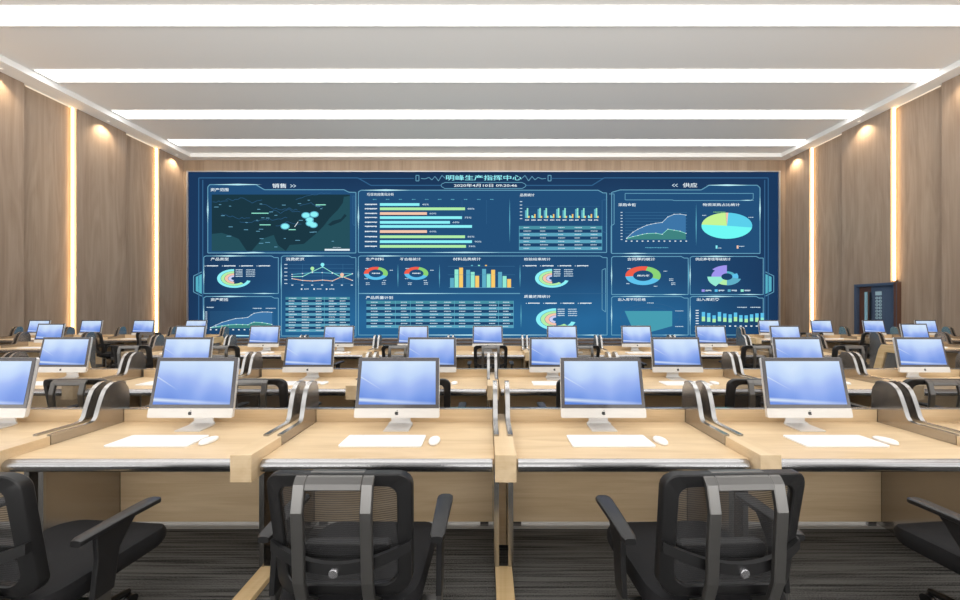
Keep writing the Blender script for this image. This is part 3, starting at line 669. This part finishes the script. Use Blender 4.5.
def make_chair(label):
    t=thing('office_chair',label,'chair',group='black mesh office chairs')
    yb=lambda h:-.195-.065*(h-.5)/.5
    # back frame ring
    def loop(hx,z0,z1,r,dy): 
        P=rrect(hx,(z1-z0)/2,r,5,0,(z0+z1)/2)
        out=[]
        for x,z in P:
            k=1-.05*max(0,(.75-z)/.25)
            out.append((x*k, yb(z)+dy+.05*(x/.27)**2*1.0-.02, z))
        return out
    A,B=loop(.268,.5,.992,.06,.018),loop(.268,.5,.992,.06,-.018)
    C_,D_=loop(.215,.55,.947,.045,-.014),loop(.215,.55,.947,.045,.014)
    q=MB(); n=len(A); vs=A+B+C_+D_; fs=[]
    for k in range(4):
        for i in range(n):
            j=(i+1)%n; fs.append((k*n+i,k*n+j,((k+1)%4)*n+j,((k+1)%4)*n+i))
    q.add(vs,fs); q.build('back_frame',M['black'],t,.004,1,True,ang=45)
    E=loop(.218,.547,.958,.05,0)
    q=MB(); n=len(E); rows=[]
    xs=[-.216+.432*i/12 for i in range(13)]; 
    for j in range(9):
        z=.549+(.948-.549)*j/8; rows.append([(x*(1-.05*max(0,(.75-z)/.25)),yb(z)+.05*(x/.27)**2-.02,z) for x in xs])
    vs=[p for r in rows for p in r]; fs=[(j*13+i,j*13+i+1,(j+1)*13+i+1,(j+1)*13+i) for j in range(8) for i in range(12)]
    q.add(vs,fs); q.build('mesh_back',M['net'],t,smooth=True)
    # silver hoop behind the back
    q=MB(); path=[(-.246,.984),(-.27,.979),(-.28,.964),(-.296,.875),(-.288,.75),(-.283,.62),(-.262,.54),(-.19,.47),(-.06,.43)]
    for s in (-1,1):
        x0,x1=sorted((s*.100,s*.142)); q.ribbon_x(path,.018,x0,x1)
    q.ribbon_x([(-.23,.984),(-.246,.9845),(-.27,.979),(-.28,.964),(-.286,.945)],.018,-.1,.1)
    q.build('back_bracket',M['silver'],t,.003,1,ang=50)
    # lumbar band and pad
    q=MB(); pts=[]
    L=[];n=13
    for i in range(n):
        x=-.262+.524*i/(n-1); k=(x/.262)**2; y=-.268+.05*k; z=.655+.05*k; 
        L.append([(x,y-.008,z-.02),(x,y+.008,z-.02),(x,y+.008,z+.02),(x,y-.008,z+.02)])
    q.loft(L); q.build('lumbar_band',M['black'],t,smooth=True)
    q=MB(); q.prism_y([(.017*math.cos(k*PI/8),.017*math.sin(k*PI/8)+.648) for k in range(16)],-.286,-.272); q.build('knob',M['knob'],t,.003)
    q=MB(); q.prism_y(rrect(.17,.03,.02,4,0,.655),-.19,-.15); q.build('lumbar_pad',M['black'],t,.008)
    # seat
    def sl(k,z,dz=0):
        out=[]
        for x,y in rrect(.292*k,.245*k,.09*k,6,0,.035):
            f=(y-.035)/.245
            out.append((x*(1-.06*max(0,-f)),y,z+dz*(.025*max(0,f)**2*0-.03*max(0,f-.5)+.015*(x/.28)**2)))
        return out
    q=MB(); q.loft([sl(.9,.395),sl(.97,.40),sl(1,.42),sl(1,.445,.6),sl(.97,.466,1),sl(.88,.476,1),sl(.5,.472,1)]); q.build('seat',M['blacksoft'],t,smooth=True)
    q=MB(); q.box(-.14,.14,-.12,.14,.345,.394); q.build('seat_mechanism',M['black'],t,.012)
    for s in (-1,1):
        L=[]
        for y,wd,z in ((-.146,.022,.668),(-.13,.03,.672),(0,.034,.676),(.10,.038,.676),(.128,.036,.674),(.14,.026,.672)):
            cx=s*.345; L.append([(cx+wd*math.copysign(abs(math.cos(a))**.6,math.cos(a)),y,z+.013*math.copysign(abs(math.sin(a))**.45,math.sin(a))) for a in [2*PI*k/16 for k in range(16)]])
        q=MB(); q.loft(L); arm=q.build('armrest',M['black'],t,smooth=True)
        x0,x1=sorted((s*.333,s*.357))
        q=MB(); q.prism_x([(-.09,.666),(.055,.666),(.03,.63),(-.01,.56),(-.03,.40),(-.10,.40),(-.085,.56)],x0,x1); q.build('post',M['black'],arm,.004)
        q=MB(); q.box(*sorted((s*.334,s*.356)),-.09,-.04,.345,.401); q.box(*sorted((s*.13,s*.356)),-.09,-.04,.335,.36); q.build('arm_bracket',M['silver'],arm,.003)
    q=MB(); q.tube([(0,0,.10),(0,0,.25)],.03,14); q.tube([(0,0,.25),(0,0,.35)],.018,14); q.build('gas_lift',M['black'],t,smooth=True)
    for k in range(5):
        a=2*PI*k/5+.3; ca,sa=math.cos(a),math.sin(a)
        q=MB(); q.tube([(ca*.02,sa*.02,.115),(ca*.15,sa*.15,.10),(ca*.29,sa*.29,.075)],[.026,.022,.016],10); lg=q.build('base_leg',M['black'],t,smooth=True)
        q=MB(); cx,cy=ca*.29,sa*.29
        for u in (-.014,.014):
            q.loft([[(cx+sa*(u+w_),cy-ca*(u+w_),0) if 0 else (cx+sa*(u+w_)+ca*.028*math.cos(b),cy-ca*(u+w_)+sa*.028*math.cos(b),.0285+.028*math.sin(b)) for b in [2*PI*i/12 for i in range(12)]] for w_ in (-.009,.009)])
        q.build('castor',M['black'],lg,smooth=True)
    remember(t); return t

# ------------------------------------------------------------------ set the rows out
ORD=['first','second','third','fourth','fifth','sixth','seventh','eighth','ninth','tenth']
proto={}
def place(kind,maker,loc,rz,label,*a):
    key=kind+str(a)
    if key not in proto:
        o=maker(label,*a); o.location=loc; o.rotation_euler=(0,0,rz); proto[key]=o
    else: o=dup(proto[key],loc,rz,label)
    return o
chair_yaw=random.Random(5)
def row(where,front,xs,mon_dx,chairs,chair_dx=0,ends=True):
    """where: how the row is named in labels; front: depth of the dividers' front; xs: desk centres"""
    n=len(xs)
    def nth(i): return ('the only' if n==1 else 'the '+ORD[i])
    def pos(i): return '' if n==1 else ' from left'
    for i,x in enumerate(xs):
        one=n==1
        place('desk',make_desk,(x,front,0),0, ('single pale wood desk with chrome edge in the %s'%where) if one else ('pale wood desk with chrome edge, %s from left in the %s'%(ORD[i],where)))
        mx=x+mon_dx[i]
        place('pc',make_computer,(mx,front+.474,DTOP),0, ('white all-in-one computer on the single desk in the %s'%where) if one else ('white all-in-one computer, %s from left in the %s'%(ORD[i],where)))
        dk=('single desk of the %s'%where) if one else ('%s desk from left, %s'%(ORD[i],where))
        place('kb',make_keyboard,(mx-.03,front+.297,DTOP+.0006),0,'flat white keyboard on the '+dk)
        place('mouse',make_mouse,(mx+.287,front+.295,DTOP+.0006),0,'small white mouse on the '+dk)
        if i in chairs:
            cx=chairs[i] if isinstance(chairs,dict) else x+chair_dx
            cx,rz=cx if isinstance(cx,tuple) else (cx,0)
            place('chair',make_chair,(cx,front-.28,0),rz,'black mesh office chair at the '+dk)
    dv=[xs[0]-MODW/2]+[x+MODW/2 for x in xs]
    for i,x in enumerate(dv):
        e=-1 if i==0 else (1 if i==len(dv)-1 else 0)
        if n==1: lab='wood divider with chrome-edged fins, %s end of the %s'%('left' if e<0 else 'right',where)
        elif e: lab='wooden end divider at the %s end of the %s'%('left' if e<0 else 'right',where)
        else: lab='wood divider with two chrome-edged fins, %s and %s desks of the %s'%(ORD[i-1],ORD[i],where)
        place('div',make_divider,(x,front,0),0,lab,e)

X1=.1
row('front row',1.69,[X1+MODW*(k+.5) for k in range(-3,3)],[-.01,-.008,-.01,-.01,-.015,0],{1:(-1.94,-.07),2:-.545,3:(.905,.035),4:(2.387,.08)})
row('second row',3.19,[.067+1.424*(k+.5) for k in range(-4,4)],[0]*8,{1:-3.46,2:-1.96,3:-.576,4:.855,5:2.3,6:3.78})
row('third row',5.51,[.013+MODW*k for k in range(-4,5)],[.0]*9,{0:(-5.61,.1),1:-4.17,2:-2.78,3:-1.39,4:.057,5:1.51,6:2.88,7:4.28,8:5.72})
row('side bench by the left wall',6.24,[-9.28],[0],{})
row('side bench by the right wall',6.24,[9.085],[0],{})
row('rear left bench',8.05,[-7.84-MODW*k for k in (3,2,1,0)],[0]*4,{2:(-9.16,-.5),3:(-8.05,.1)})
row('rear right bench',8.05,[7.6+MODW*k for k in range(4)],[0]*4,{0:(7.7,-.1),1:(9.09,.15)})

# ------------------------------------------------------------------ camera, light from behind, view
W=bpy.data.worlds.new('fill_world'); S.world=W; W.use_nodes=True
bg=W.node_tree.nodes['Background']; 
_nt=W.node_tree; _tc=_nt.nodes.new('ShaderNodeTexCoord'); _sp=_nt.nodes.new('ShaderNodeSeparateXYZ'); _nt.links.new(_tc.outputs['Generated'],_sp.inputs[0])
_mr=_nt.nodes.new('ShaderNodeMapRange'); _mr.inputs[1].default_value=-1; _mr.inputs[2].default_value=1; _nt.links.new(_sp.outputs[2],_mr.inputs[0])
_cr=_nt.nodes.new('ShaderNodeValToRGB'); _e=_cr.color_ramp.elements; _e[0].position=.44; _e[0].color=(1,1,1,1); _e[1].position=.85; _e[1].color=(.1,.1,.1,1)
for _p,_v in ((.53,.12),(.58,.15),(.63,.28),(.73,.28),(.78,.12)): _k=_e.new(_p); _k.color=(_v,_v,_v,1)
_nt.links.new(_mr.outputs[0],_cr.inputs[0]); _mu=_nt.nodes.new('ShaderNodeMath'); _mu.operation='MULTIPLY'; _mu.inputs[1].default_value=6.2
_nt.links.new(_cr.outputs[0],_mu.inputs[0]); _nt.links.new(_mu.outputs[0],bg.inputs[1]); bg.inputs[0].default_value=(1,.98,.95,1)   # added fill: bright below the horizon for the ceiling, weaker band above for desks

cam=bpy.data.cameras.new('camera'); co=bpy.data.objects.new('camera',cam); COL.objects.link(co)
co.location=(0,0,CAMZ); co.rotation_euler=(PI/2,0,0)
cam.sensor_width=36; cam.lens=36*F/960; cam.shift_x=-(CX-480)/960; cam.shift_y=(HY-300)/960; cam.clip_start=.05
S.camera=co
S.view_settings.view_transform='Standard'; S.view_settings.look='None'; S.view_settings.gamma=1; S.view_settings.exposure=0
S.view_settings.use_curve_mapping=False
